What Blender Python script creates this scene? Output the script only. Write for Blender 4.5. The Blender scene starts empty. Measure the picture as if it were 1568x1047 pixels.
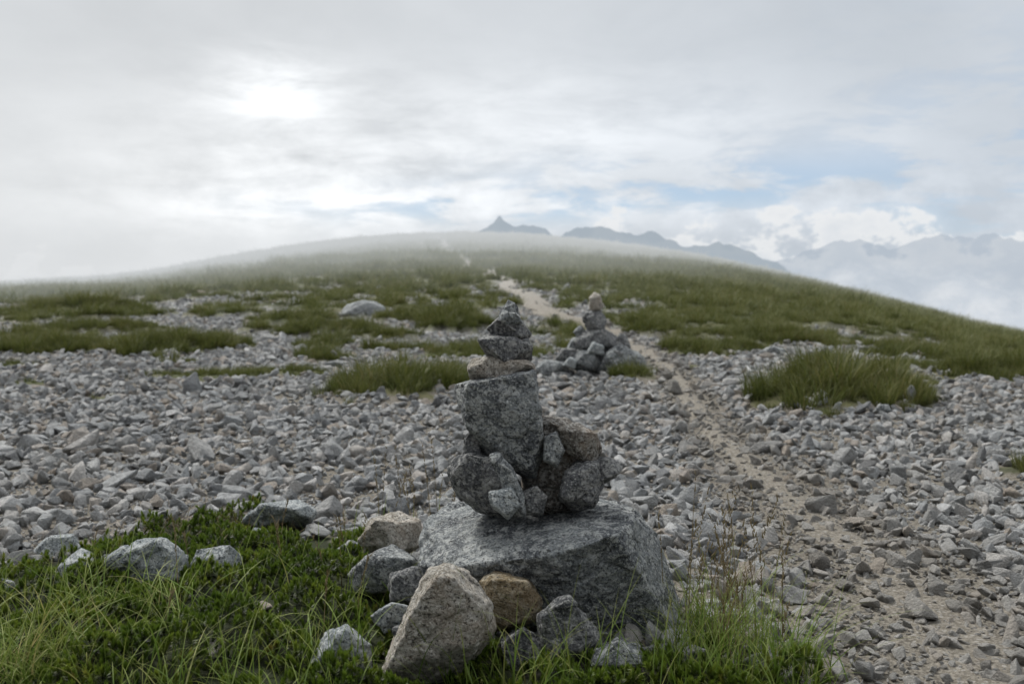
import bpy, bmesh, math, random
import numpy as np
from mathutils import Vector, Matrix, noise
random.seed(5); rng=np.random.default_rng(7)
sc=bpy.context.scene; COL=sc.collection
F=1524.0; PITCH=math.atan(93.5/1524); CAMH=0.75
def W(u,v,y):
    dv=(523.5-v)/F; dx=(u-784)/F
    dy=math.cos(PITCH)+dv*math.sin(PITCH); dz=-math.sin(PITCH)+dv*math.cos(PITCH)
    k=y/dy
    return Vector((dx*k,y,CAMH+dz*k))
# ---------------------------------------------------------------- noise
TAB=rng.random((256,256))
def vnoise(x,y):
    xi=np.floor(x).astype(int); yi=np.floor(y).astype(int)
    fx=x-xi; fy=y-yi; fx=fx*fx*(3-2*fx); fy=fy*fy*(3-2*fy)
    a=TAB[xi&255,yi&255]; b=TAB[(xi+1)&255,yi&255]; c=TAB[xi&255,(yi+1)&255]; d=TAB[(xi+1)&255,(yi+1)&255]
    return (a*(1-fx)+b*fx)*(1-fy)+(c*(1-fx)+d*fx)*fy
def fbm(x,y,o=4):
    s=0;a=1;t=0
    for i in range(o):
        s=s+a*vnoise(x*2**i+17.3*i,y*2**i+5.1*i); t+=a; a*=.5
    return s/t
def sstep(a,b,x):
    t=np.clip((x-a)/(b-a),0,1); return t*t*(3-2*t)
# ---------------------------------------------------------------- terrain
SK=[(-3000,470),(-1200,455),(-400,443),(0,438),(120,431),(230,421),(300,407),(400,389),(500,375),(600,366),(700,362),(800,364),(900,373),(1000,385),(1100,401),(1200,424),(1300,449),(1400,475),(1500,499),(1568,514),(1900,580),(2600,690),(5000,800)]
ga=np.linspace(-3,3,3001)
gs=np.interp(ga,[(u-784)/F for u,v in SK],[(430-v)/F for u,v in SK])
ker=np.hanning(41); ker/=ker.sum(); gs=np.convolve(np.pad(gs,20,mode='edge'),ker,mode='valid')
# grass hummocks: cx,cy,rx,ry,height
PATCH=[(-.76,6.6,.52,.6,.19),(-.42,6.9,.3,.5,.16),(1.93,6.1,.48,.6,.26),(2.3,6.3,.35,.5,.2),(-3.72,10.5,.6,.7,.2),(-3.2,10.7,.45,.45,.13),(-4.95,10.6,.75,.55,.16),(-4.3,11.2,.6,.5,.10),(-2.4,7.75,.55,.34,.06),(-1.85,7.95,.45,.32,.07),
(-1.82,9.4,.28,.38,.13),(-2.6,12.8,.5,.5,.13),(-2.1,13,.35,.5,.09),(-.85,14.0,.42,.8,.26),(-.5,13.6,.3,.5,.16),(.93,7.5,.22,.3,.11),(1.9,10.3,.45,.6,.15),(2.35,10.5,.35,.4,.11),(1.8,13.2,.5,.8,.15),
(3.95,7.9,.6,.6,.16),(3.45,8.5,.4,.4,.1),(2.02,3.75,.15,.2,.07),(-9.1,21,1.3,1.2,.25),(3.1,11.5,.6,.6,.14),(4.4,10.5,.7,.7,.14),(-1.4,10.7,.25,.3,.06),(-3.3,15,.7,.7,.14),(-5.6,13.5,.9,.5,.12),(-1.6,16,.6,.6,.14),
(-2.05,10.9,.35,.35,.10),(-3.0,9.0,.2,.2,.05),(-5.9,11.8,.5,.4,.13),(-1.05,9.0,.16,.2,.05),(-4.4,8.8,.3,.2,.05),(-1.5,12.3,.35,.35,.10),(-2.6,6.3,.10,.12,.04),(2.9,9.2,.25,.25,.08),(3.0,7.3,.15,.2,.06),(-3.5,7.2,.12,.12,.04),(1.55,8.6,.12,.18,.05),(-.2,10.2,.2,.3,.07)]
def dome(x,y):
    d=0
    for cx,cy,rx,ry,h in PATCH:
        q=((x-cx)/rx)**2+((y-cy)/ry)**2
        d=np.maximum(d,h*.45*np.clip(1-q*.8,0,1))
    return d
TRAIL=[(.9,.9),(.92,1.6),(.94,2.1),(.97,2.7),(.96,3.4),(.98,4.4),(1.04,5.4),(1.2,7.0),(1.33,8.5),(1.35,10.5),(1.15,14),(.85,18),(.5,23),(.0,30),(-.35,35),(-.75,40),(-.9,46),(-1.9,54),(-3.0,62),(-4.2,72),(-5.2,82),(-6.5,95),(-8,112),(-9,125)]
ty=np.array([p[1] for p in TRAIL]); tx=np.array([p[0] for p in TRAIL])
def trailx(y): return np.interp(y,ty,tx)+.22*np.sin(y*.55)*sstep(8,30,y)+.3*np.sin(y*.21)*sstep(20,40,y)
def trailw(y): return np.interp(y,[0,2,3.2,5,8,12,20,40,80],[.4,.36,.26,.18,.2,.3,.42,.42,.4])
def trail(x,y):
    w=trailw(y)*(.6+.8*fbm(x/.4,y/.4,3))
    return 1-sstep(.4,1.5,np.abs(x-trailx(y))/w)
def veg(x,y):
    a=x/np.maximum(y,8)
    n1=fbm(x/.7+30,y/.9+11,4); n2=fbm(x/3+3,y/5+1,3)
    n=n1*.68+n2*.32
    b=np.interp(y,[8,10,13,18,26,36,50,70],[-.3,-.07,-.05,-.045,-.03,.01,.09,.15])+.085*sstep(.02,.25,a)*sstep(9,13,y)-.02*sstep(-.05,-.3,a)
    m=sstep(.50,.54,n+b)
    for cx,cy,rx,ry,h in PATCH:
        q=((x-cx)/rx)**2+((y-cy)/ry)**2+(fbm(x/.16,y/.16,3)-.5)*2.0
        m=np.maximum(m,1-sstep(.75,1.0,q))
    return m*(1-trail(x,y)*sstep(5,8,y))
def H(x,y):
    x=np.asarray(x,float); y=np.asarray(y,float)
    a=x/np.maximum(y,8); s=np.interp(a,ga,gs); T=CAMH+120*s
    p=np.interp(a,[.1,.45],[1.6,.95]); t=np.clip((y-8)/112,0,1)
    z=T*t**p; dy=np.maximum(y-120,0); z=z+T*p*dy/112*np.exp(-dy/60)-.002*dy**2*np.clip(200/np.maximum(dy,1),0,1)
    amp=.015+.0055*np.clip(y,0,40)
    z=z+(fbm(x/4+9,y/4+3,3)-.5)*amp*sstep(3,14,y)*1.2+(fbm(x/.5,y/.5,3)-.5)*.03
    z=z+.035*np.exp(-((x+.85)/.5)**2-((y-2.0)/.45)**2)
    z=z+veg(x,y)*sstep(10,14,y)*(fbm(x/.5,y/.5,3)*.14+.02)
    return z+dome(x,y)
def H1(x,y): return float(H(np.array([x]),np.array([y]))[0])
POLY=[(-3,1.2),(-3,2.35),(-1.28,2.45),(-1.17,2.75),(-1.02,3.15),(-.8,3.1),(-.62,2.95),(-.36,2.75),(-.28,2.4),(-.2,2.1),(.0,1.95),(.15,1.9),(.36,1.9),(.46,1.98),(.58,1.7),(.62,1.2)]
def inpoly(x,y):
    r=np.zeros(x.shape,bool); n=len(POLY)
    xx=x+(fbm(x/.12+4,y/.12,3)-.5)*.25; yy=y+(fbm(x/.12+40,y/.12,3)-.5)*.36
    for i in range(n):
        x1,y1=POLY[i];x2,y2=POLY[(i+1)%n]
        if y1==y2: continue
        c=((y1>yy)!=(y2>yy))&(xx<(x2-x1)*(yy-y1)/(y2-y1)+x1); r^=c
    return r
# ---------------------------------------------------------------- node helpers
class NT:
    def __init__(s,nt): s.nt=nt; s.n=nt.nodes; s.l=nt.links
    def new(s,t,**k):
        nd=s.n.new(t)
        for a,b in k.items(): setattr(nd,a,b)
        return nd
    def set(s,sock,v):
        if isinstance(v,bpy.types.NodeSocket): s.l.new(v,sock)
        elif v is not None:
            if isinstance(v,(tuple,list)) and sock.type=='RGBA' and len(v)==3: v=(*v,1)
            sock.default_value=v
    def m(s,op,a,b=None,c=None,clamp=False):
        nd=s.new('ShaderNodeMath',operation=op,use_clamp=clamp); s.set(nd.inputs[0],a); s.set(nd.inputs[1],b); s.set(nd.inputs[2],c); return nd.outputs[0]
    def mix(s,f,a,b,mode='MIX'):
        nd=s.new('ShaderNodeMix',data_type='RGBA',blend_type=mode); s.set(nd.inputs[0],f); s.set(nd.inputs[6],a); s.set(nd.inputs[7],b); return nd.outputs[2]
    def noise(s,vec,scale,detail=4,rough=.55,dist=0):
        nd=s.new('ShaderNodeTexNoise'); s.set(nd.inputs['Vector'],vec); nd.inputs['Scale'].default_value=scale; nd.inputs['Detail'].default_value=detail; nd.inputs['Roughness'].default_value=rough; nd.inputs['Distortion'].default_value=dist; return nd.outputs['Fac']
    def voro(s,vec,scale,out='Distance'):
        nd=s.new('ShaderNodeTexVoronoi'); s.set(nd.inputs['Vector'],vec); nd.inputs['Scale'].default_value=scale; return nd.outputs[out]
    def mr(s,v,a,b,c=0,d=1,smooth=True):
        nd=s.new('ShaderNodeMapRange',interpolation_type='SMOOTHSTEP' if smooth else 'LINEAR'); s.set(nd.inputs[0],v)
        for i,q in enumerate((a,b,c,d)): s.set(nd.inputs[i+1],q)
        return nd.outputs[0]
    def ramp(s,v,stops):
        nd=s.new('ShaderNodeValToRGB'); s.set(nd.inputs[0],v); e=nd.color_ramp.elements
        while len(e)<len(stops): e.new(.5)
        for i,(p,c) in enumerate(stops): e[i].position=p; e[i].color=(*c,1)
        return nd.outputs[0]
    def attr(s,name,kind='GEOMETRY'): return s.new('ShaderNodeAttribute',attribute_name=name,attribute_type=kind).outputs['Fac']
    def bump(s,h,strength,dist,nrm=None):
        nd=s.new('ShaderNodeBump'); nd.inputs['Strength'].default_value=strength; nd.inputs['Distance'].default_value=dist; s.set(nd.inputs['Height'],h); s.set(nd.inputs['Normal'],nrm); return nd.outputs[0]
def newmat(name):
    m=bpy.data.materials.new(name); m.use_nodes=True; n=NT(m.node_tree); n.n.clear(); n.mat=m; return n
def finish(n,col,rough=.9,nrm=None,trans=0,haze=False,spec=.25):
    b=n.new('ShaderNodeBsdfPrincipled'); n.set(b.inputs['Base Color'],col); n.set(b.inputs['Roughness'],rough); b.inputs['Specular IOR Level'].default_value=spec
    if nrm: n.set(b.inputs['Normal'],nrm)
    sh=b.outputs[0]
    if trans:
        t=n.new('ShaderNodeBsdfTranslucent'); n.set(t.inputs[0],col); mx=n.new('ShaderNodeMixShader'); mx.inputs[0].default_value=trans
        n.l.new(sh,mx.inputs[1]); n.l.new(t.outputs[0],mx.inputs[2]); sh=mx.outputs[0]
    if haze:  # haze painted into the surface: pale emission grows with distance
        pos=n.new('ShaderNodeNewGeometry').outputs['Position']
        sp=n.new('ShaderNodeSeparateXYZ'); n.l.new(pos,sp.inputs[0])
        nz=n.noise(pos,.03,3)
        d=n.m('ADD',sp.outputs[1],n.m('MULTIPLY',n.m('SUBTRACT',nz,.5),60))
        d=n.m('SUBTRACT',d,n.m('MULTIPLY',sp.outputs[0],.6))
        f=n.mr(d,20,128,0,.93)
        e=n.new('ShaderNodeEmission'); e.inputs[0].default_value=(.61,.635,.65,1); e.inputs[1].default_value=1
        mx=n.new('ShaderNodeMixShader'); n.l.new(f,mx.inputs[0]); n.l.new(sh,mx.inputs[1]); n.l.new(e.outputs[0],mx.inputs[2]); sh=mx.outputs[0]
    o=n.new('ShaderNodeOutputMaterial'); n.l.new(sh,o.inputs[0]); return n.mat
def rockmat(name,dark,light,pale,lich=.5,pscale=1.0,rust=0):
    n=newmat(name); c=n.new('ShaderNodeTexCoord').outputs['Object']
    a=n.noise(c,9*pscale,5,.6); b=n.noise(c,170*pscale,3,.7); d=n.noise(c,45*pscale,7,.75,.4)
    col=n.mix(n.mr(a,.38,.62),dark,light)
    col=n.mix(n.m('MULTIPLY',n.mr(d,.49,.57),lich),col,pale)
    col=n.mix(n.mr(b,.36,.46,.85,0),col,(.03,.03,.03))
    col=n.mix(n.mr(b,.55,.64,0,.7),col,tuple(min(1,q*1.3) for q in pale))
    if rust: col=n.mix(n.m('MULTIPLY',n.mr(n.noise(c,14,5,.65),.48,.62),rust),col,(.22,.13,.055))
    h=n.m('ADD',n.noise(c,26*pscale,8,.72),n.m('MULTIPLY',b,.3))
    nr=n.bump(h,1.0,.028/pscale)
    return finish(n,col,.92,nr)
M_gran=rockmat('granite_grey',(.11,.12,.13),(.27,.29,.295),(.50,.515,.50),.85)
M_gran2=rockmat('granite_dark',(.075,.08,.085),(.20,.205,.21),(.44,.44,.42),.75)
M_brown=rockmat('granite_brown',(.10,.088,.075),(.23,.21,.18),(.46,.45,.42),.8,1,.28)
M_tan=rockmat('granite_tan',(.32,.29,.24),(.50,.46,.40),(.64,.62,.57),.6,1,.25)
M_yel=rockmat('granite_ochre',(.19,.145,.08),(.34,.28,.18),(.48,.43,.34),.55,1,.4)
M_blue=rockmat('granite_pale',(.20,.23,.245),(.36,.39,.40),(.58,.60,.58),.7)
# ---------------------------------------------------------------- rocks
def hullpts(pts):
    bm=bmesh.new()
    for p in pts: bm.verts.new(p)
    bmesh.ops.convex_hull(bm,input=bm.verts[:])
    junk=[v for v in bm.verts if not v.link_faces]
    bmesh.ops.delete(bm,geom=junk,context='VERTS'); return bm
def make_rock(name,pts,mat,seed=0,voxel=.004,disp=.008,chips=6,parent=None,chipf=(.03,.09)):
    rr=random.Random(seed)
    bm=hullpts(pts)
    for i in range(chips):
        cs=[v.co.copy() for v in bm.verts]
        n=Vector((rr.gauss(0,1),rr.gauss(0,1)-.5,rr.gauss(0,1))).normalized()
        ds=[c.dot(n) for c in cs]; mx=max(ds); mn=min(ds)
        k=mx-(mx-mn)*rr.uniform(*chipf)
        bmesh.ops.bisect_plane(bm,geom=bm.verts[:]+bm.edges[:]+bm.faces[:],plane_co=n*k,plane_no=n,clear_outer=True)
        cs=[v.co.copy() for v in bm.verts]; bm.free(); bm=hullpts(cs)
    bmesh.ops.recalc_face_normals(bm,faces=bm.faces[:])
    me=bpy.data.meshes.new(name); bm.to_mesh(me); bm.free()
    ob=bpy.data.objects.new(name,me); COL.objects.link(ob)
    md=ob.modifiers.new('r','REMESH'); md.mode='VOXEL'; md.voxel_size=voxel
    dg=bpy.context.evaluated_depsgraph_get(); ev=ob.evaluated_get(dg); m2=bpy.data.meshes.new_from_object(ev)
    ob.modifiers.clear(); ob.data=m2; m2.name=name
    nv=len(m2.vertices); co=np.empty(nv*3); m2.vertices.foreach_get('co',co); co=co.reshape(-1,3)
    no=np.empty(nv*3); m2.vertices.foreach_get('normal',no); no=no.reshape(-1,3)
    off=Vector((seed*3.7,seed*1.3,seed*.7)); k=(.007/max(disp,.002))**.7
    d=np.empty(nv)
    for i in range(nv):
        p=Vector(co[i])+off
        b=noise.fractal(p*60*k,1.0,2.0,3)
        q=p*11*k; q2=Vector((p.x*30,p.y*30,p.z*55+p.x*15))*k
        v1=noise.voronoi(q); v2=noise.voronoi(q2)[0]
        cell=v1[1][0]
        hsh=noise.cell_vector(cell*7.3+Vector((.5,.5,.5)))
        tilt=(q-cell).dot(hsh-Vector((.5,.5,.5)))
        d[i]=(hsh.x-.5)*1.0+tilt*1.6-max(0,.08-(v1[0][1]-v1[0][0]))*4+(v2[0]-.4)*.75+b*.3
    co+=no*(np.clip(d,-1.6,1.3)*disp)[:,None]
    m2.vertices.foreach_set('co',co.ravel()); m2.materials.clear(); m2.materials.append(mat)
    m2.polygons.foreach_set('use_smooth',np.ones(len(m2.polygons),bool)); m2.update()
    c=co.mean(0); m2.transform(Matrix.Translation(-Vector(c))); ob.location=c
    if parent: ob.parent=parent
    return ob
def outl(o,y,depth,seed=0,f=.8,bk=.8):
    rr=random.Random(seed+99)
    cu=sum(p[0] for p in o)/len(o); cv=sum(p[1] for p in o)/len(o); pts=[]
    st=rr.randint(0,1)
    for i,(u,v) in enumerate(o):
        pts.append(W(u,v,y+rr.uniform(-.15,.15)*depth))
        if (i+st)%2==0 or len(o)<6:
            s=f+rr.uniform(-.06,.12); pts.append(W(cu+(u-cu)*s,cv+(v-cv)*s,y-depth*.5*rr.uniform(.6,1.1)))
        else:
            s=bk+rr.uniform(-.12,.1); pts.append(W(cu+(u-cu)*s,cv+(v-cv)*s,y+depth*.5*rr.uniform(.7,1.05)))
    if len(o)<6:
        for u,v in o: pts.append(W(cu+(u-cu)*bk,cv+(v-cv)*bk,y+depth*.5))
    return pts
def empty(name,loc):
    e=bpy.data.objects.new(name,None); COL.objects.link(e); e.empty_display_size=.1; return e
cairn=empty('stone_cairn',(0,0,0))
Y=2.2
base=[W(u,v,Y+d) for u,v,d in [(640,866,-.06),(700,868,-.20),(850,850,-.24),(945,818,-.24),(970,794,-.12),(650,798,.08),(688,770,.2),(900,760,.22),(970,776,.14),
 (664,905,-.06),(740,930,-.13),(840,975,-.13),(935,1000,-.13),(1040,990,-.10),(690,960,.2),(1050,985,.14),(1012,828,.02),(1036,915,-.02),(985,960,-.13)]]
make_rock('base_boulder',base,M_gran,1,.0040,.006,0,cairn)
ST=[('lower_left_stone',[(684,722),(688,704),(712,690),(735,690),(760,700),(790,725),(800,757),(792,785),(768,792),(735,785),(697,758)],Y-.02,.17,M_gran2),
('ear_stone',[(708,702),(712,672),(722,653),(732,668),(740,705)],Y-.04,.06,M_gran2),
('wedge_slab',[(748,697),(762,690),(784,715),(803,758),(803,788),(788,792),(770,742)],Y-.15,.05,M_gran),
('chock_stone',[(746,752),(784,746),(799,774),(778,796),(755,776)],Y-.17,.06,M_blue),
('broken_stone_main',[(806,650),(836,635),(868,642),(898,664),(908,700),(896,745),(872,782),(836,788),(802,784),(794,735),(800,690)],Y+.03,.17,M_brown),
('broken_stone_top',[(852,654),(884,645),(916,661),(922,690),(908,716),(872,708),(856,688)],Y-.02,.15,M_brown),
('broken_stone_side',[(862,720),(890,698),(918,706),(926,742),(908,776),(878,784),(856,762)],Y-.04,.15,M_gran2),
('broken_slab',[(832,668),(852,660),(868,690),(852,716),(832,706)],Y-.08,.06,M_gran),
('broken_chip',[(800,752),(822,742),(840,760),(832,788),(804,790)],Y-.10,.07,M_gran2),
('knob_stone',[(890,712),(912,699),(935,699),(953,709),(949,725),(925,741),(902,748)],Y-.03,.10,M_gran2),
('tall_block',[(694,588),(712,583),(765,572),(821,562),(825,600),(829,650),(832,700),(822,733),(808,734),(778,704),(728,690),(714,650),(700,612)],Y-.03,.16,M_gran),
('tan_stone',[(715,563),(722,549),(750,544),(790,549),(819,556),(821,568),(765,583),(720,583)],Y-.01,.13,M_tan),
('flat_stone',[(730,520),(741,511),(775,515),(806,512),(815,528),(814,553),(775,556),(746,549)],Y-.01,.11,M_gran2),
('upper_stone',[(746,503),(761,486),(780,480),(800,490),(815,512),(806,521),(756,519)],Y,.09,M_gran2),
('upper_wedge',[(762,490),(768,476),(792,478),(802,494),(780,502)],Y-.02,.06,M_gran),
('cap_stone',[(770,471),(778,459),(790,463),(793,479),(786,489),(770,485)],Y,.035,M_gran)]
for i,(nm,o,y,dp,mt) in enumerate(ST):
    f=.92 if nm in('tall_block','flat_stone','tan_stone') else .82
    make_rock(nm,outl(o,y,dp,i+3,f=f,bk=.88),mt,i+3,.0030 if dp>.1 else .0018,(.0095 if nm=='broken_stone_main' else .0055) if dp>.14 else .0028,4 if nm!='tall_block' else 1,cairn,(.02,.06))
GR=[([(580,1035),(588,985),(622,925),(655,872),(682,862),(716,876),(752,922),(757,962),(725,1005),(690,1060),(600,1065)],1.84,.2,M_tan,.006),
([(732,882),(760,874),(810,885),(833,922),(826,948),(790,965),(752,968),(738,930)],1.99,.13,M_yel,.005),
([(822,940),(850,918),(875,914),(905,950),(925,990),(880,1015),(826,1010)],1.90,.12,M_gran2,.006),
([(908,992),(945,975),(985,986),(994,1020),(940,1040),(900,1020)],1.86,.12,M_gran,.005),
([(596,880),(640,868),(655,900),(628,925),(596,922)],2.1,.1,M_gran2,.005),
([(550,828),(568,792),(610,782),(645,795),(656,830),(620,850),(570,850)],2.5,.17,M_tan,.006),
([(532,885),(558,852),(600,834),(640,850),(652,885),(600,905),(545,908)],2.28,.16,M_gran,.006),
([(468,1025),(498,968),(530,954),(570,992),(572,1040),(520,1052)],1.84,.14,M_blue,.006),
([(565,942),(600,920),(628,928),(622,960),(588,970)],1.97,.1,M_blue,.004),
([(138,892),(160,852),(210,826),(255,822),(290,850),(290,890),(240,900),(180,900)],2.44,.22,M_blue,.007),
([(284,876),(300,840),(350,832),(372,852),(366,890),(320,900)],2.46,.15,M_blue,.006),
([(58,900),(90,862),(125,837),(150,850),(152,890),(110,900)],2.44,.16,M_blue,.006),
([(365,800),(398,772),(460,764),(484,782),(474,806),(400,810)],3.0,.2,M_blue,.006),
([(375,825),(390,808),(410,812),(412,830),(390,836)],2.78,.06,M_blue,.004),
([(-30,910),(0,882),(22,890),(30,915),(0,928)],2.38,.12,M_gran,.005),
([(600,960),(640,950),(700,1000),(690,1040),(620,1045)],1.9,.1,M_gran2,.005),
([(760,985),(800,960),(850,990),(850,1040),(780,1045)],1.93,.12,M_gran2,.006),
([(510,845),(535,825),(560,835),(555,858),(520,862)],2.62,.1,M_gran,.005),
([(35,855),(70,820),(115,815),(125,840),(80,862)],2.7,.14,M_blue,.006),
([(1335,632),(1345,618),(1362,618),(1368,632)],5.45,.1,M_gran,.006),
([(1160,540),(1185,528),(1205,535),(1205,548),(1165,550)],9.9,.3,M_gran,.012),
([(1245,545),(1258,530),(1275,532),(1278,548)],9.9,.2,M_gran,.012),
([(1385,560),(1400,548),(1415,556),(1412,566)],8.8,.2,M_gran,.012),
([(520,482),(530,466),(560,461),(590,468),(592,487),(550,490)],17.5,.8,M_gran,.03),
([(705,462),(718,448),(735,445),(748,456),(745,468)],24,.8,M_gran2,.03)]
for i,(o,y,dp,mt,ds) in enumerate(GR):
    vx=max(.0035,y*.0017)
    make_rock('rock',outl(o,y,dp,i+40,f=.84),mt,i+40,vx,ds,4)
# second cairn
c2=empty('stone_cairn.001',(0,0,0)); Y2=7.9
S2=[([(902,455),(910,446),(920,451),(925,468),(918,476),(902,476)],0,.10,M_tan),
([(892,485),(903,475),(922,475),(931,492),(924,507),(896,507)],0,.15,M_gran2),
([(880,522),(892,505),(925,503),(946,515),(942,532),(905,537),(885,535)],0,.25,M_gran2),
([(912,565),(925,540),(950,525),(985,545),(996,572),(960,582),(920,578)],-.12,.35,M_gran),
([(872,552),(884,534),(912,536),(920,554),(912,570),(884,570)],-.1,.22,M_gran),
([(848,550),(862,532),(884,534),(888,552),(870,565)],.0,.25,M_gran2),
([(812,568),(834,550),(864,554),(870,572),(836,580)],-.1,.25,M_gran),
([(895,545),(915,520),(950,522),(960,560),(920,572)],.1,.3,M_gran2),
([(862,540),(875,518),(900,514),(905,540),(885,555)],.1,.25,M_gran),
([(870,582),(885,566),(905,570),(905,586)],-.2,.15,M_gran2),([(905,587),(920,572),(945,576),(940,590)],-.25,.15,M_gran),
([(840,582),(852,568),(872,572),(870,586)],-.2,.15,M_gran2),([(940,530),(948,508),(960,512),(968,535)],.1,.15,M_gran2),
([(885,520),(878,508),(890,498),(898,510)],.02,.1,M_gran),([(975,580),(985,568),(1004,574),(1002,586)],-.2,.12,M_gran),
([(898,540),(908,524),(925,528),(925,544)],-.16,.1,M_blue),([(860,560),(872,546),(884,552),(880,566)],-.22,.1,M_blue),([(800,578),(815,566),(832,572),(826,584)],-.1,.15,M_gran2),
([(928,548),(940,534),(956,540),(952,554)],-.2,.1,M_gran2),([(1000,584),(1012,576),(1024,582),(1020,590)],-.1,.12,M_blue)]
for i,(o,dy,dp,mt) in enumerate(S2): make_rock('pile_stone',outl(o,Y2+dy,dp,i+80),mt,i+80,.009,.009,4,c2)
# ---------------------------------------------------------------- ground mesh
def gridmesh(name,X,Yg,Z,attrs,mat):
    r,c=X.shape; me=bpy.data.meshes.new(name)
    co=np.stack([X,Yg,Z],-1).reshape(-1,3); idx=np.arange(r*c).reshape(r,c)
    q=np.stack([idx[:-1,:-1],idx[:-1,1:],idx[1:,1:],idx[1:,:-1]],-1).reshape(-1,4)
    me.vertices.add(len(co)); me.vertices.foreach_set('co',co.ravel())
    me.loops.add(q.size); me.loops.foreach_set('vertex_index',q.ravel())
    me.polygons.add(len(q)); me.polygons.foreach_set('loop_start',np.arange(0,q.size,4)); 
    me.polygons.foreach_set('use_smooth',np.ones(len(q),bool))
    me.update(calc_edges=True); me.validate()
    for k,v in attrs.items():
        a=me.attributes.new(k,'FLOAT','POINT'); a.data.foreach_set('value',np.asarray(v,np.float32).ravel())
    me.materials.append(mat); ob=bpy.data.objects.new(name,me); COL.objects.link(ob); return ob
n=newmat('stony_ground'); c=n.new('ShaderNodeNewGeometry').outputs['Position']
vg=n.attr('veg'); ms=n.attr('moss')
vor=n.new('ShaderNodeTexVoronoi'); n.l.new(c,vor.inputs['Vector']); vor.inputs['Scale'].default_value=15
sv=n.new('ShaderNodeSeparateColor'); n.l.new(vor.outputs['Color'],sv.inputs[0])
gcol=n.ramp(sv.outputs[0],[(0,(.17,.17,.165)),(.5,(.36,.365,.365)),(1,(.56,.565,.565))])
gcol=n.mix(n.mr(vor.outputs['Distance'],.02,.05,.0,.4),gcol,(.10,.09,.08))
fine=n.noise(c,120,3,.7); soil=n.mix(n.mr(fine,.35,.65),(.085,.075,.06),(.23,.21,.175))
sp=n.new('ShaderNodeSeparateXYZ'); n.l.new(c,sp.inputs[0])
gcol=n.mix(n.mr(sp.outputs[1],7,14),soil,gcol)
gcol=n.mix(n.mr(n.noise(c,.7,4),.4,.65,0,.3),gcol,(.22,.20,.165))
gr=n.ramp(n.noise(c,2.2,6,.7),[(.3,(.03,.037,.014)),(.5,(.075,.085,.03)),(.7,(.14,.13,.06))])
gr=n.mix(n.mr(n.noise(c,.22,5,.7),.46,.60,0,.6),gr,(.17,.155,.11))
col=n.mix(n.m('MULTIPLY',vg,.95),gcol,gr)
col=n.mix(ms,col,(.022,.028,.010))
nr=n.bump(n.noise(c,30,5,.7),.8,.03)
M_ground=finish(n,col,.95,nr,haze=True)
A=np.concatenate([np.linspace(-4,-.75,60)[:-1],np.linspace(-.75,.75,480),np.linspace(.75,4,60)[1:]])
ys=np.concatenate([np.arange(-8,1,.25),np.arange(1,8,.03),8*1.011**np.arange(0,405)])
AA,YY=np.meshgrid(A,ys); XX=AA*np.maximum(YY,8)
ZZ=H(XX,YY)
gridmesh('ground',XX,YY,ZZ,{'veg':veg(XX,YY),'moss':inpoly(XX,YY).astype(float)},M_ground)
# trail
n=newmat('dirt_trail'); c=n.new('ShaderNodeNewGeometry').outputs['Position']
col=n.mix(n.mr(n.noise(c,90,4,.75),.35,.65),(.13,.115,.09),(.29,.265,.225))
col=n.mix(n.mr(n.voro(c,60),.2,.32,.55,0),col,(.40,.385,.355))
sp=n.new('ShaderNodeSeparateXYZ'); n.l.new(c,sp.inputs[0])
col=n.mix(n.mr(sp.outputs[1],12,40,0,.6),col,(.36,.345,.32))
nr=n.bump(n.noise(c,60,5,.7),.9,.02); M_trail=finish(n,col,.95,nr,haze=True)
yy=np.concatenate([np.arange(.9,8,.04),8*1.012**np.arange(0,225)]); ss=np.linspace(-1,1,21)
SS,YT=np.meshgrid(ss,yy); wl=trailw(YT)*(.45+1.0*fbm(YT*2.3+SS*2,YT*.3,4))*np.interp(YT,[0,7,14],[.5,.5,.8])
XT=trailx(YT)+SS*wl
gridmesh('dirt_trail',XT,YT,H(XT,YT)+np.interp(YT,[0,7,14],[.003,.003,.02])+.001*YT-.035*np.abs(SS)**4,{},M_trail)
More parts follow.
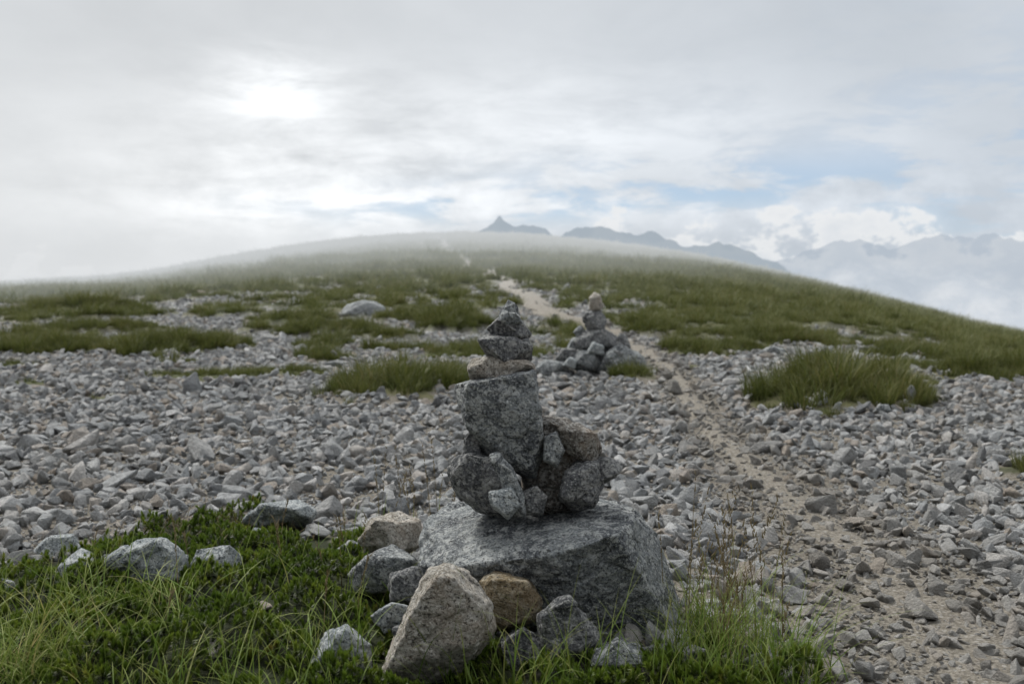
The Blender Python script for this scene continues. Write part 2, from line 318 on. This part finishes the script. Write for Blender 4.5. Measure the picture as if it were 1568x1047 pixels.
# ---------------------------------------------------------------- instancing
def scatter(name,P,R,S,protos,extra=None):
    pc=bpy.data.collections.new(name+'_parts')
    for o in protos: pc.objects.link(o)
    me=bpy.data.meshes.new(name); N=len(P)
    me.vertices.add(N); me.vertices.foreach_set('co',np.asarray(P,np.float32).ravel())
    a=me.attributes.new('rot','FLOAT_VECTOR','POINT'); a.data.foreach_set('vector',np.asarray(R,np.float32).ravel())
    a=me.attributes.new('scl','FLOAT_VECTOR','POINT'); a.data.foreach_set('vector',np.asarray(S,np.float32).ravel())
    a=me.attributes.new('idx','INT','POINT'); a.data.foreach_set('value',rng.integers(0,len(protos),N).astype(np.int32))
    for k,v in (extra or {}).items():
        a=me.attributes.new(k,'FLOAT','POINT'); a.data.foreach_set('value',np.asarray(v,np.float32))
    ob=bpy.data.objects.new(name,me); COL.objects.link(ob)
    g=bpy.data.node_groups.new(name,'GeometryNodeTree')
    g.interface.new_socket('Geometry',in_out='INPUT',socket_type='NodeSocketGeometry'); g.interface.new_socket('Geometry',in_out='OUTPUT',socket_type='NodeSocketGeometry')
    gi=g.nodes.new('NodeGroupInput'); go=g.nodes.new('NodeGroupOutput'); ip=g.nodes.new('GeometryNodeInstanceOnPoints'); ci=g.nodes.new('GeometryNodeCollectionInfo')
    ci.inputs['Collection'].default_value=pc; ci.inputs['Separate Children'].default_value=True; ci.inputs['Reset Children'].default_value=True
    def na(nm,t):
        q=g.nodes.new('GeometryNodeInputNamedAttribute'); q.data_type=t; q.inputs['Name'].default_value=nm; return [o for o in q.outputs if o.enabled and o.name=='Attribute'][0]
    er=g.nodes.new('FunctionNodeEulerToRotation'); L=g.links
    L.new(gi.outputs[0],ip.inputs['Points']); L.new(ci.outputs[0],ip.inputs['Instance']); ip.inputs['Pick Instance'].default_value=True
    L.new(na('idx','INT'),ip.inputs['Instance Index']); L.new(na('rot','FLOAT_VECTOR'),er.inputs[0]); L.new(er.outputs[0],ip.inputs['Rotation']); L.new(na('scl','FLOAT_VECTOR'),ip.inputs['Scale'])
    L.new(ip.outputs[0],go.inputs[0])
    md=ob.modifiers.new('scatter','NODES'); md.node_group=g
    return ob
# gravel stones
n=newmat('gravel_stone'); rnd=n.new('ShaderNodeObjectInfo').outputs['Random']; c=n.new('ShaderNodeTexCoord').outputs['Object']
pos=n.new('ShaderNodeNewGeometry').outputs['Position']; soilf=n.attr('soil','INSTANCER')
col=n.ramp(rnd,[(0,(.17,.175,.18)),(.13,(.34,.355,.365)),(.38,(.55,.57,.575)),(.55,(.43,.43,.42)),(.72,(.70,.71,.705)),(.9,(.45,.38,.31)),(1,(.80,.805,.795))])
col=n.mix(n.mr(n.noise(c,3.5,6,.7),.38,.65,0,.5),col,(.24,.24,.235))
col=n.mix(n.mr(n.noise(c,14,4,.7),.55,.68,0,.5),col,(.70,.70,.68))
col=n.mix(n.mr(n.noise(pos,.9,4),.45,.7,0,.2),col,(.36,.33,.28))
col=n.mix(n.m('MULTIPLY',soilf,.5),col,(.30,.265,.215))
nr=n.bump(n.noise(c,5,6,.7),.7,.25)
M_gravel=finish(n,col,.9,nr)
protos=[]
for k in range(14):
    rr=random.Random(k+500); pts=[]; fx=rr.uniform(.6,.85); fz=rr.uniform(.4,.7)
    for i in range(rr.randint(9,15)):
        v=Vector((rr.gauss(0,1),rr.gauss(0,1),rr.gauss(0,1))).normalized()*rr.uniform(.8,1.15)
        pts.append(Vector((v.x,v.y*fx,v.z*fz)))
    bm=hullpts(pts); bmesh.ops.dissolve_limit(bm,angle_limit=.2,verts=bm.verts[:],edges=bm.edges[:])
    bmesh.ops.bevel(bm,geom=bm.edges[:],offset=.06,segments=1,profile=.6,affect='EDGES',clamp_overlap=True)
    me=bpy.data.meshes.new('pebble'); bm.to_mesh(me); bm.free(); me.materials.append(M_gravel)
    for p in me.polygons: p.use_smooth=False
    protos.append(bpy.data.objects.new('pebble',me))
def samp(y0,y1,dens,margin=1.12):
    w=.60*margin; ar=w*(y1*y1-y0*y0)+ (y1-y0)*.6; N=int(ar*dens)
    y=np.sqrt(rng.uniform(y0*y0,y1*y1,N)); x=rng.uniform(-1,1,N)*(w*y+.3); return x,y
PX=[];PY=[];PR=[];PT=[]
for y0,y1,dn,r0,r1 in [(1.5,3.2,950,.012,.046),(3.2,6,700,.014,.050),(6,12,410,.019,.058),(12,20,150,.03,.075),(20,34,50,.05,.11)]:
    x,y=samp(y0,y1,dn); r=r0+(r1-r0)*rng.random(len(x))**2.4
    big=rng.random(len(x))<.012; r=np.where(big,r*rng.uniform(1.4,2.2,len(x)),r)
    v=veg(x,y); t=trail(x,y); mo=inpoly(x,y)
    keep=(v<.45)&((~mo)|(rng.random(len(x))<.02))&(rng.random(len(x))>t*.10*(1+7*sstep(9,16,y)))
    r=np.where(rng.random(len(x))<t*.85,np.minimum(r*.65,.022+.002*y),r)
    PX.append(x[keep]);PY.append(y[keep]);PR.append(r[keep]);PT.append(t[keep])
for y0,y1,dn in [(1.5,3.6,2600),(3.6,6,800)]:
    x,y=samp(y0,y1,dn); r=rng.uniform(.003,.010,len(x)); keep=(~inpoly(x,y))&(veg(x,y)<.5)
    PX.append(x[keep]);PY.append(y[keep]);PR.append(r[keep]);PT.append(trail(x,y)[keep])
x=np.concatenate(PX);y=np.concatenate(PY);r=np.concatenate(PR);tt=np.concatenate(PT); N=len(x)
z=H(x,y)+r*rng.uniform(.05,.55,N)
R=np.stack([rng.normal(0,.5,N),rng.normal(0,.5,N),rng.uniform(0,6.28,N)],1)
S=np.stack([r*rng.uniform(.8,1.3,N),r*rng.uniform(.75,1.2,N),r*rng.uniform(.8,1.2,N)],1)
scatter('gravel',np.stack([x,y,z],1),R,S,protos,{'soil':tt}); print('gravel',N)
# ---------------------------------------------------------------- grass
def grassmat(name,stops,tip,tipf=.5,haze=False):
    n=newmat(name); rv=n.attr('rnd'); t=n.attr('t'); oi=n.new('ShaderNodeObjectInfo').outputs['Random']
    pos=n.new('ShaderNodeNewGeometry').outputs['Position']
    q=n.m('ADD',n.m('MULTIPLY',rv,.6),n.m('ADD',n.m('MULTIPLY',oi,.25),n.m('MULTIPLY',n.m('SUBTRACT',n.noise(pos,1.3,3),.35),.6)),clamp=True)
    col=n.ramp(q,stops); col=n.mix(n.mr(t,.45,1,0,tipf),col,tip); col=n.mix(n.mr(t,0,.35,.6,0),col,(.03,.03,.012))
    return finish(n,col,.6,None,.3,haze,spec=.3)
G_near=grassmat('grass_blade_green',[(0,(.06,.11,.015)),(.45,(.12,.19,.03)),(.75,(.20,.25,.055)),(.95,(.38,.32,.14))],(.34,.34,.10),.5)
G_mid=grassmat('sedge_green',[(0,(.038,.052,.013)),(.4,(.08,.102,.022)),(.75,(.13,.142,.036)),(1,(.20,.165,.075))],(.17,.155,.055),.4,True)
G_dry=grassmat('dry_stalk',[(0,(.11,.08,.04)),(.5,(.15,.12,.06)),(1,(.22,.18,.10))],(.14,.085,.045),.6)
def blades(name,root,az,lean,length,width,curve,mat,K=6,twist=.5,link=True):
    N=len(root); root=np.asarray(root,float)
    d=np.stack([np.cos(az),np.sin(az),0*az],1)
    sa=az+np.pi/2+rng.normal(0,twist,N); side=np.stack([np.cos(sa),np.sin(sa),0*sa],1)
    t=np.linspace(0,1,K); pos=root.copy(); V=[];
    for k in range(K):
        w=width*(1-t[k]**1.6)*.5+width*.03
        V.append(pos-side*w[:,None]); V.append(pos+side*w[:,None])
        ang=lean+curve*t[k]**1.3
        pos=pos+(d*np.sin(ang)[:,None]+np.array([0,0,1.])*np.cos(ang)[:,None])*(length/(K-1))[:,None]
    V=np.stack(V,1); base=(np.arange(N)*2*K)[:,None,None]
    ks=np.arange(K-1)[None,:,None]*2; q=base+ks+np.array([0,1,3,2])[None,None,:]; q=q.reshape(-1,4)
    me=bpy.data.meshes.new(name); co=V.reshape(-1,3)
    me.vertices.add(len(co)); me.vertices.foreach_set('co',co.ravel()); me.loops.add(q.size); me.loops.foreach_set('vertex_index',q.ravel())
    me.polygons.add(len(q)); me.polygons.foreach_set('loop_start',np.arange(0,q.size,4)); me.polygons.foreach_set('use_smooth',np.ones(len(q),bool)); me.update(calc_edges=True)
    a=me.attributes.new('t','FLOAT','POINT'); a.data.foreach_set('value',np.tile(np.repeat(t,2),N).astype(np.float32))
    a=me.attributes.new('rnd','FLOAT','POINT'); a.data.foreach_set('value',np.repeat(rng.random(N),2*K).astype(np.float32))
    me.materials.append(mat); ob=bpy.data.objects.new(name,me)
    if link: COL.objects.link(ob)
    return ob
tp=[]
for k in range(5):
    N=80; ra=rng.random(N)**.5*.5; th=rng.uniform(0,6.28,N); root=np.stack([ra*np.cos(th),ra*np.sin(th),0*ra-.05],1)
    tp.append(blades('tuft',root,th+rng.normal(0,.9,N),rng.uniform(.02,.55,N),rng.uniform(.45,1.4,N),rng.uniform(.02,.04,N),rng.uniform(.2,1.5,N),G_mid,5,link=False))
TX=[];TY=[];TS=[]
for cx,cy,rx,ry,h in PATCH:
    N=int(rx*ry*1.5*3.14*200*(1.0 if cy<14 else .5)); x=cx+rng.uniform(-1.4,1.4,N)*rx; y=cy+rng.uniform(-1.4,1.4,N)*ry
    k=veg(x,y)>.5; x=x[k];y=y[k]; q=np.clip(((x-cx)/rx)**2+((y-cy)/ry)**2,0,1.2)
    s=(h*.75+.02)*(1.1-.5*q)*rng.uniform(.5,1.15,len(x))*(.45+1.1*fbm(x/.15,y/.15,2)); TX.append(x);TY.append(y);TS.append(s)
for y0,y1,dn,s0,s1 in [(9,18,55,.04,.14),(18,32,20,.08,.22),(32,60,5,.14,.36),(60,135,1.2,.25,.5)]:
    x,y=samp(y0,y1,dn); k=veg(x,y)>.55; x=x[k];y=y[k]; TX.append(x);TY.append(y);TS.append(rng.uniform(s0,s1,len(x))*(.3+1.4*fbm(x/.6,y/.6,3)))
x=np.concatenate(TX);y=np.concatenate(TY);s=np.concatenate(TS);N=len(x); wide=np.interp(y,[8,20,60],[1,1.4,2.0])
scatter('alpine_grass',np.stack([x,y,H(x,y)],1),np.stack([rng.normal(0,.1,N),rng.normal(0,.1,N),rng.uniform(0,6.28,N)],1),np.stack([s*wide,s*wide,s],1),tp); print('tufts',N)
def near(xy,n,l0,l1,w,spread,name,mat,lean=(.1,.8),cv=(.3,1.7)):
    X=[];Yq=[]
    for cx,cy,k in xy:
        m=int(n*k); X.append(rng.normal(cx,spread,m)); Yq.append(rng.normal(cy,spread,m))
    X=np.concatenate(X);Yq=np.concatenate(Yq);N=len(X)
    return blades(name,np.stack([X,Yq,H(X,Yq)-.005],1),rng.uniform(0,6.28,N),rng.uniform(*lean,N),l0+(l1-l0)*rng.random(N)**1.5,rng.uniform(w*.6,w*1.2,N),rng.uniform(*cv,N),mat,8)
cl=[]
for i in range(100):
    cx=rng.uniform(-1.3,-.28); cy=rng.uniform(1.6,2.25)
    dens=(1.3 if cx<-.75 else .35)*(1.4 if cy<1.92 else .4)
    cl.append((cx,cy,dens))
near(cl,24,.05,.23,.0030,.035,'grass',G_near)
cl=[(-.55,2.55,.6),(-.4,2.65,.8),(-.3,2.75,.9),(-.7,2.6,.3),(-1.0,2.4,.4),(-1.2,2.3,.5),(-.48,2.3,.4),(-.33,2.2,.5),(-.22,2.62,1.0),(-.36,2.45,.5)]
near(cl,32,.05,.19,.0028,.05,'grass',G_near)
cl=[(.34,1.97,.7),(.40,1.99,1.2),(.45,1.98,1.3),(.38,1.88,1.0),(.46,1.87,1.2),(.3,1.80,.6),(.52,1.92,1.0),(.08,1.76,.5),(.0,1.78,.6),(.42,2.1,.9),(-.12,1.78,.4),(-.3,1.75,.7),(.38,1.78,.9),(.5,1.76,1.1),(.24,1.74,.5),(.47,2.1,.7),(.58,1.95,.4),(.56,1.84,.5),(.14,1.78,.4)]
near(cl,64,.06,.27,.0028,.036,'grass',G_near,(.02,.7),(.2,1.6))
def stalks(name,items):
    root=[];az=[];ln=[];le=[];cu=[];wd=[]
    for (x,y,h) in items:
        a=rng.uniform(0,6.28); l0=rng.uniform(0,.14); c0=rng.uniform(0,.35); z0=H1(x,y)
        root.append((x,y,z0)); az.append(a); ln.append(h); le.append(l0); cu.append(c0); wd.append(.0024)
        p=np.array([x,y,z0],float); K=30
        for q in range(K):
            t=q/(K-1); an=l0+c0*t**1.3; p=p+np.array([math.cos(a)*math.sin(an),math.sin(a)*math.sin(an),math.cos(an)])*h/K
            if t>.62:
                root.append(tuple(p)); az.append(rng.uniform(0,6.28)); ln.append(rng.uniform(.008,.02)); le.append(rng.uniform(.2,.7)); cu.append(.3); wd.append(.0034)
    return blades(name,np.array(root),np.array(az),np.array(le),np.array(ln),np.array(wd),np.array(cu),G_dry,8)
it=[]
for i in range(38): it.append((rng.normal(.45,.07),rng.normal(2.0,.09),rng.uniform(.15,.32)))
it+=[(.375,2.08,.37),(.385,2.12,.33),(.42,2.1,.34),(.36,2.05,.28),(.5,2.0,.33)]
for i in range(14): it.append((rng.normal(-.27,.06),rng.normal(2.7,.08),rng.uniform(.15,.32)))
for i in range(16): it.append((rng.uniform(-1.1,-.3),rng.uniform(1.9,2.7),rng.uniform(.08,.18)))
stalks('seed_grass',it)
cl=[(-.95,3.0,1.2),(-1.05,2.9,1),(-.82,2.95,1),(-.68,2.85,.7),(-1.15,2.65,.6),(.42,1.95,.5)]
near(cl,60,.03,.1,.003,.06,'dry_grass',G_dry,(.1,1.0),(.1,.9))
n=newmat('crowberry_leaf'); rv=n.attr('t'); oi=n.new('ShaderNodeObjectInfo').outputs['Random']; pos=n.new('ShaderNodeNewGeometry').outputs['Position']
col=n.ramp(n.m('ADD',n.m('MULTIPLY',oi,.5),n.m('MULTIPLY',n.mr(n.noise(pos,7,4),.3,.7),.5)),[(0,(.045,.085,.008)),(.5,(.11,.17,.018)),(.85,(.19,.24,.03)),(1,(.24,.20,.05))])
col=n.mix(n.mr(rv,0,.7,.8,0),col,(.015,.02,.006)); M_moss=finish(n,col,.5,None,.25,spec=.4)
mp=[]
for k in range(5):
    root=[];az=[];le=[]
    for j in range(46):
        h=j/45; a=j*2.4+rng.normal(0,.2); root.append((.024*math.cos(a),.024*math.sin(a),h*.9)); az.append(a); le.append(1.35-h*1.0+rng.normal(0,.1))
    N=len(root); root=np.array(root); o=blades('sprig',root,np.array(az),np.array(le),rng.uniform(.35,.6,N),np.full(N,.15),np.full(N,-.3),M_moss,4,.1,link=False)
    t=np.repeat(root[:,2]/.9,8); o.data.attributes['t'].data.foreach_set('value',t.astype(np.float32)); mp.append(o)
N=24000; x=rng.uniform(-1.75,.6,N); y=rng.uniform(1.5,3.25,N); k=inpoly(x,y)&((x<-.15)|(y<2.0)); x=x[k];y=y[k]
den=fbm(x/.09+3,y/.09,3); k=den>.36; x=x[k];y=y[k];den=den[k]; N=len(x); s=rng.uniform(.011,.021,N)
scatter('crowberry_mat',np.stack([x,y,H(x,y)+(den-.42)*.17],1),np.stack([rng.normal(0,.35,N),rng.normal(0,.35,N),rng.uniform(0,6.28,N)],1),np.stack([s*1.1,s*1.1,s*1.2],1),mp); print('moss',N)
# ---------------------------------------------------------------- mountains
def mountain(name,prof,D,colr,zlo,zhi,alpha,seed):
    n=newmat(name+'_hazy'); pos=n.new('ShaderNodeNewGeometry').outputs['Position']
    sp=n.new('ShaderNodeSeparateXYZ'); n.l.new(pos,sp.inputs[0])
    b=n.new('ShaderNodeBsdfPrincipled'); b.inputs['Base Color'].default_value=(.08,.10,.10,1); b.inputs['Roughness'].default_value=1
    e=n.new('ShaderNodeEmission'); e.inputs[0].default_value=(*colr,1)  # aerial haze painted onto the slopes as a flat emission colour
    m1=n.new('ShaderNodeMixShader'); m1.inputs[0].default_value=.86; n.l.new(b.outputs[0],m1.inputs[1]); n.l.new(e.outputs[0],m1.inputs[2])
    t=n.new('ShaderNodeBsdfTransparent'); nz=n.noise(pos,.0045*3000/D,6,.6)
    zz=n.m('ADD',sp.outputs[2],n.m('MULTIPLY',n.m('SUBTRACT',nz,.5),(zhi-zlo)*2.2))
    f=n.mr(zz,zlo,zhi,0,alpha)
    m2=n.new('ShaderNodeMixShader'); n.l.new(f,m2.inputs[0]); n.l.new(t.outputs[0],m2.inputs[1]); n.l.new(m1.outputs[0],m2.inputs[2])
    o=n.new('ShaderNodeOutputMaterial'); n.l.new(m2.outputs[0],o.inputs[0])
    us=np.linspace(prof[0][0],prof[-1][0],400); vs=np.interp(us,[p[0] for p in prof],[p[1] for p in prof])
    vs=vs-(fbm(us/22+seed,us*0+seed,4)-.5)*14
    rows=24; X=np.zeros((rows,400));Yq=X.copy();Z=X.copy()
    for r_ in range(rows):
        q=r_/(rows-1)
        for i,(u,v) in enumerate(zip(us,vs)):
            p=W(u,v,D); X[r_,i]=p.x; Yq[r_,i]=D-q*D*.25+ (fbm(np.array([u/30.]),np.array([q*4+seed]),3)[0]-.5)*D*.1*q
            Z[r_,i]=p.z-(p.z+D*.12)*q**.9
    gridmesh(name,X[::-1],Yq[::-1],Z[::-1],{},n.mat)
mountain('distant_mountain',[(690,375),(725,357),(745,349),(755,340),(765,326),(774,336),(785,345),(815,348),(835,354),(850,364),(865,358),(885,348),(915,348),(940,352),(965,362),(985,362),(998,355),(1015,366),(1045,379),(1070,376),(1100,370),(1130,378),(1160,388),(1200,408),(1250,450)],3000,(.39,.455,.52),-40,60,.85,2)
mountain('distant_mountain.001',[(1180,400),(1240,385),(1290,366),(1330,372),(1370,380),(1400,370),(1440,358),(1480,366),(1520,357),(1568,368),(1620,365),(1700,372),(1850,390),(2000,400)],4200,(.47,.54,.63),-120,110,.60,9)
# ---------------------------------------------------------------- world
w=bpy.data.worlds.new('World'); sc.world=w; w.use_nodes=True; n=NT(w.node_tree); n.n.clear()
SUN_EL=math.radians(50); SUN_AZ=math.radians(-42)
g=n.new('ShaderNodeTexCoord').outputs['Generated']; sp=n.new('ShaderNodeSeparateXYZ'); n.l.new(g,sp.inputs[0])
az=n.m('ARCTAN2',sp.outputs[0],sp.outputs[1]); el=n.m('ARCSINE',sp.outputs[2])
def gau(a0,e0,sa,se):
    p=n.m('POWER',n.m('ABSOLUTE',n.m('DIVIDE',n.m('SUBTRACT',az,a0),sa)),2.0); q=n.m('POWER',n.m('ABSOLUTE',n.m('DIVIDE',n.m('SUBTRACT',el,e0),se)),2.0)
    return n.m('EXPONENT',n.m('MULTIPLY',n.m('ADD',p,q),-1))
def U(u): return (u-784)/F
def Vv(v): return (430-v)/F
cv=n.new('ShaderNodeCombineXYZ'); n.set(cv.inputs[0],az); n.set(cv.inputs[1],n.m('MULTIPLY',el,2.0)); streak=n.noise(cv.outputs[0],3.2,6,.55,.3)
cv2=n.new('ShaderNodeCombineXYZ'); n.set(cv2.inputs[0],az); n.set(cv2.inputs[1],n.m('MULTIPLY',el,3.6)); n.set(cv2.inputs[2],3.3); st2=n.noise(cv2.outputs[0],9,7,.6,.3)
cv3=n.new('ShaderNodeCombineXYZ'); n.set(cv3.inputs[0],az); n.set(cv3.inputs[1],n.m('MULTIPLY',el,1.5)); n.set(cv3.inputs[2],7.7); puff=n.noise(cv3.outputs[0],17,7,.58)
base=n.mix(n.mr(az,-.4,.45),(.72,.74,.755),(.60,.655,.72))
base=n.mix(n.mr(el,.06,.28,0,.4),base,(.62,.65,.685))
val=n.mr(streak,.3,.7,-.06,.06,False)
br=n.m('ADD',n.m('MULTIPLY',gau(U(430),Vv(150),.06,.03),.30),n.m('MULTIPLY',gau(U(760),Vv(215),.32,.06),.18))
br=n.m('ADD',br,n.m('MULTIPLY',gau(U(440),Vv(290),.13,.05),.12))
br=n.m('ADD',br,n.m('MULTIPLY',gau(U(640),Vv(325),.28,.02),.16))
br=n.m('MULTIPLY',br,n.mr(st2,.35,.62,.2,1.4,False))
# soft billows in the lower cloud layer
bil=n.m('MULTIPLY',n.mr(puff,.38,.62,-.07,.09,False),n.m('ADD',gau(U(560),Vv(290),.26,.05),gau(U(1300),Vv(340),.25,.05)))
bc=n.new('ShaderNodeCombineXYZ')
tot=n.m('ADD',n.m('ADD',val,br),bil)
for i in range(3): n.set(bc.inputs[i],tot)
col=n.mix(1.0,base,bc.outputs[0],'ADD')
sky=n.new('ShaderNodeTexSky',sky_type='NISHITA',sun_disc=False); sky.sun_elevation=SUN_EL; sky.sun_rotation=SUN_AZ; sky.altitude=2500
skb=n.mix(1.0,sky.outputs[0],(.10,.10,.10),'MULTIPLY'); skb=n.mix(.66,skb,(.50,.63,.79))
bl=n.m('ADD',gau(U(1080),Vv(288),.17,.026),n.m('MULTIPLY',gau(U(1500),Vv(280),.18,.10),.6))
bl=n.m('ADD',bl,n.m('MULTIPLY',gau(U(740),Vv(318),.16,.016),.9))
bl=n.m('MULTIPLY',bl,n.mr(st2,.42,.56,1.0,.0),clamp=True)
col=n.mix(n.m('MULTIPLY',bl,.9),col,skb)
h=n.m('ADD',n.m('MULTIPLY',n.m('SUBTRACT',puff,.5),.20),n.mr(az,-.15,.02,.005,.046))
edge=n.mr(n.m('SUBTRACT',h,el),-.002,.012)
edge=n.m('MULTIPLY',edge,n.mr(az,-.3,-.02,.25,.9))
shade=n.mr(n.m('SUBTRACT',h,el),.0,.05)
cc=n.mix(shade,(.86,.87,.875),(.62,.67,.73))
cc=n.mix(n.m('MULTIPLY',n.mr(puff,.5,.65),.5),cc,(.86,.87,.88))
col=n.mix(edge,col,cc)
low=n.mr(el,-.06,-.3); col=n.mix(low,col,(.30,.32,.33))
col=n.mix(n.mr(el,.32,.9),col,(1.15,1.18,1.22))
# dark sky added behind the camera so front faces get less light
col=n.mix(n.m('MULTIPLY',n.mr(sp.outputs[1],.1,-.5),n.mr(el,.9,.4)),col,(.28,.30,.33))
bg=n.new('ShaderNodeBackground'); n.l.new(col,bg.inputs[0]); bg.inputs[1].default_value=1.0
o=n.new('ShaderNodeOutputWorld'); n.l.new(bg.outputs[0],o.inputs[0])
sl=bpy.data.lights.new('sun','SUN'); sl.energy=3.3; sl.angle=math.radians(12); sl.color=(1,.97,.92); so=bpy.data.objects.new('sun',sl); COL.objects.link(so)
dv=Vector((math.sin(SUN_AZ)*math.cos(SUN_EL),math.cos(SUN_AZ)*math.cos(SUN_EL),math.sin(SUN_EL))); so.rotation_euler=dv.to_track_quat('Z','Y').to_euler(); so.location=(0,0,20)
# ---------------------------------------------------------------- camera
cam=bpy.data.cameras.new('camera'); cam.sensor_width=36; cam.lens=F*36/1568; cam.clip_end=20000; cam.clip_start=.05
cam.dof.use_dof=True; cam.dof.focus_distance=2.15; cam.dof.aperture_fstop=5.6
co=bpy.data.objects.new('camera',cam); COL.objects.link(co); co.location=(0,0,CAMH); co.rotation_euler=(math.pi/2-PITCH,0,0); sc.camera=co
sc.view_settings.view_transform='Standard'; sc.view_settings.look='None'; sc.view_settings.exposure=0
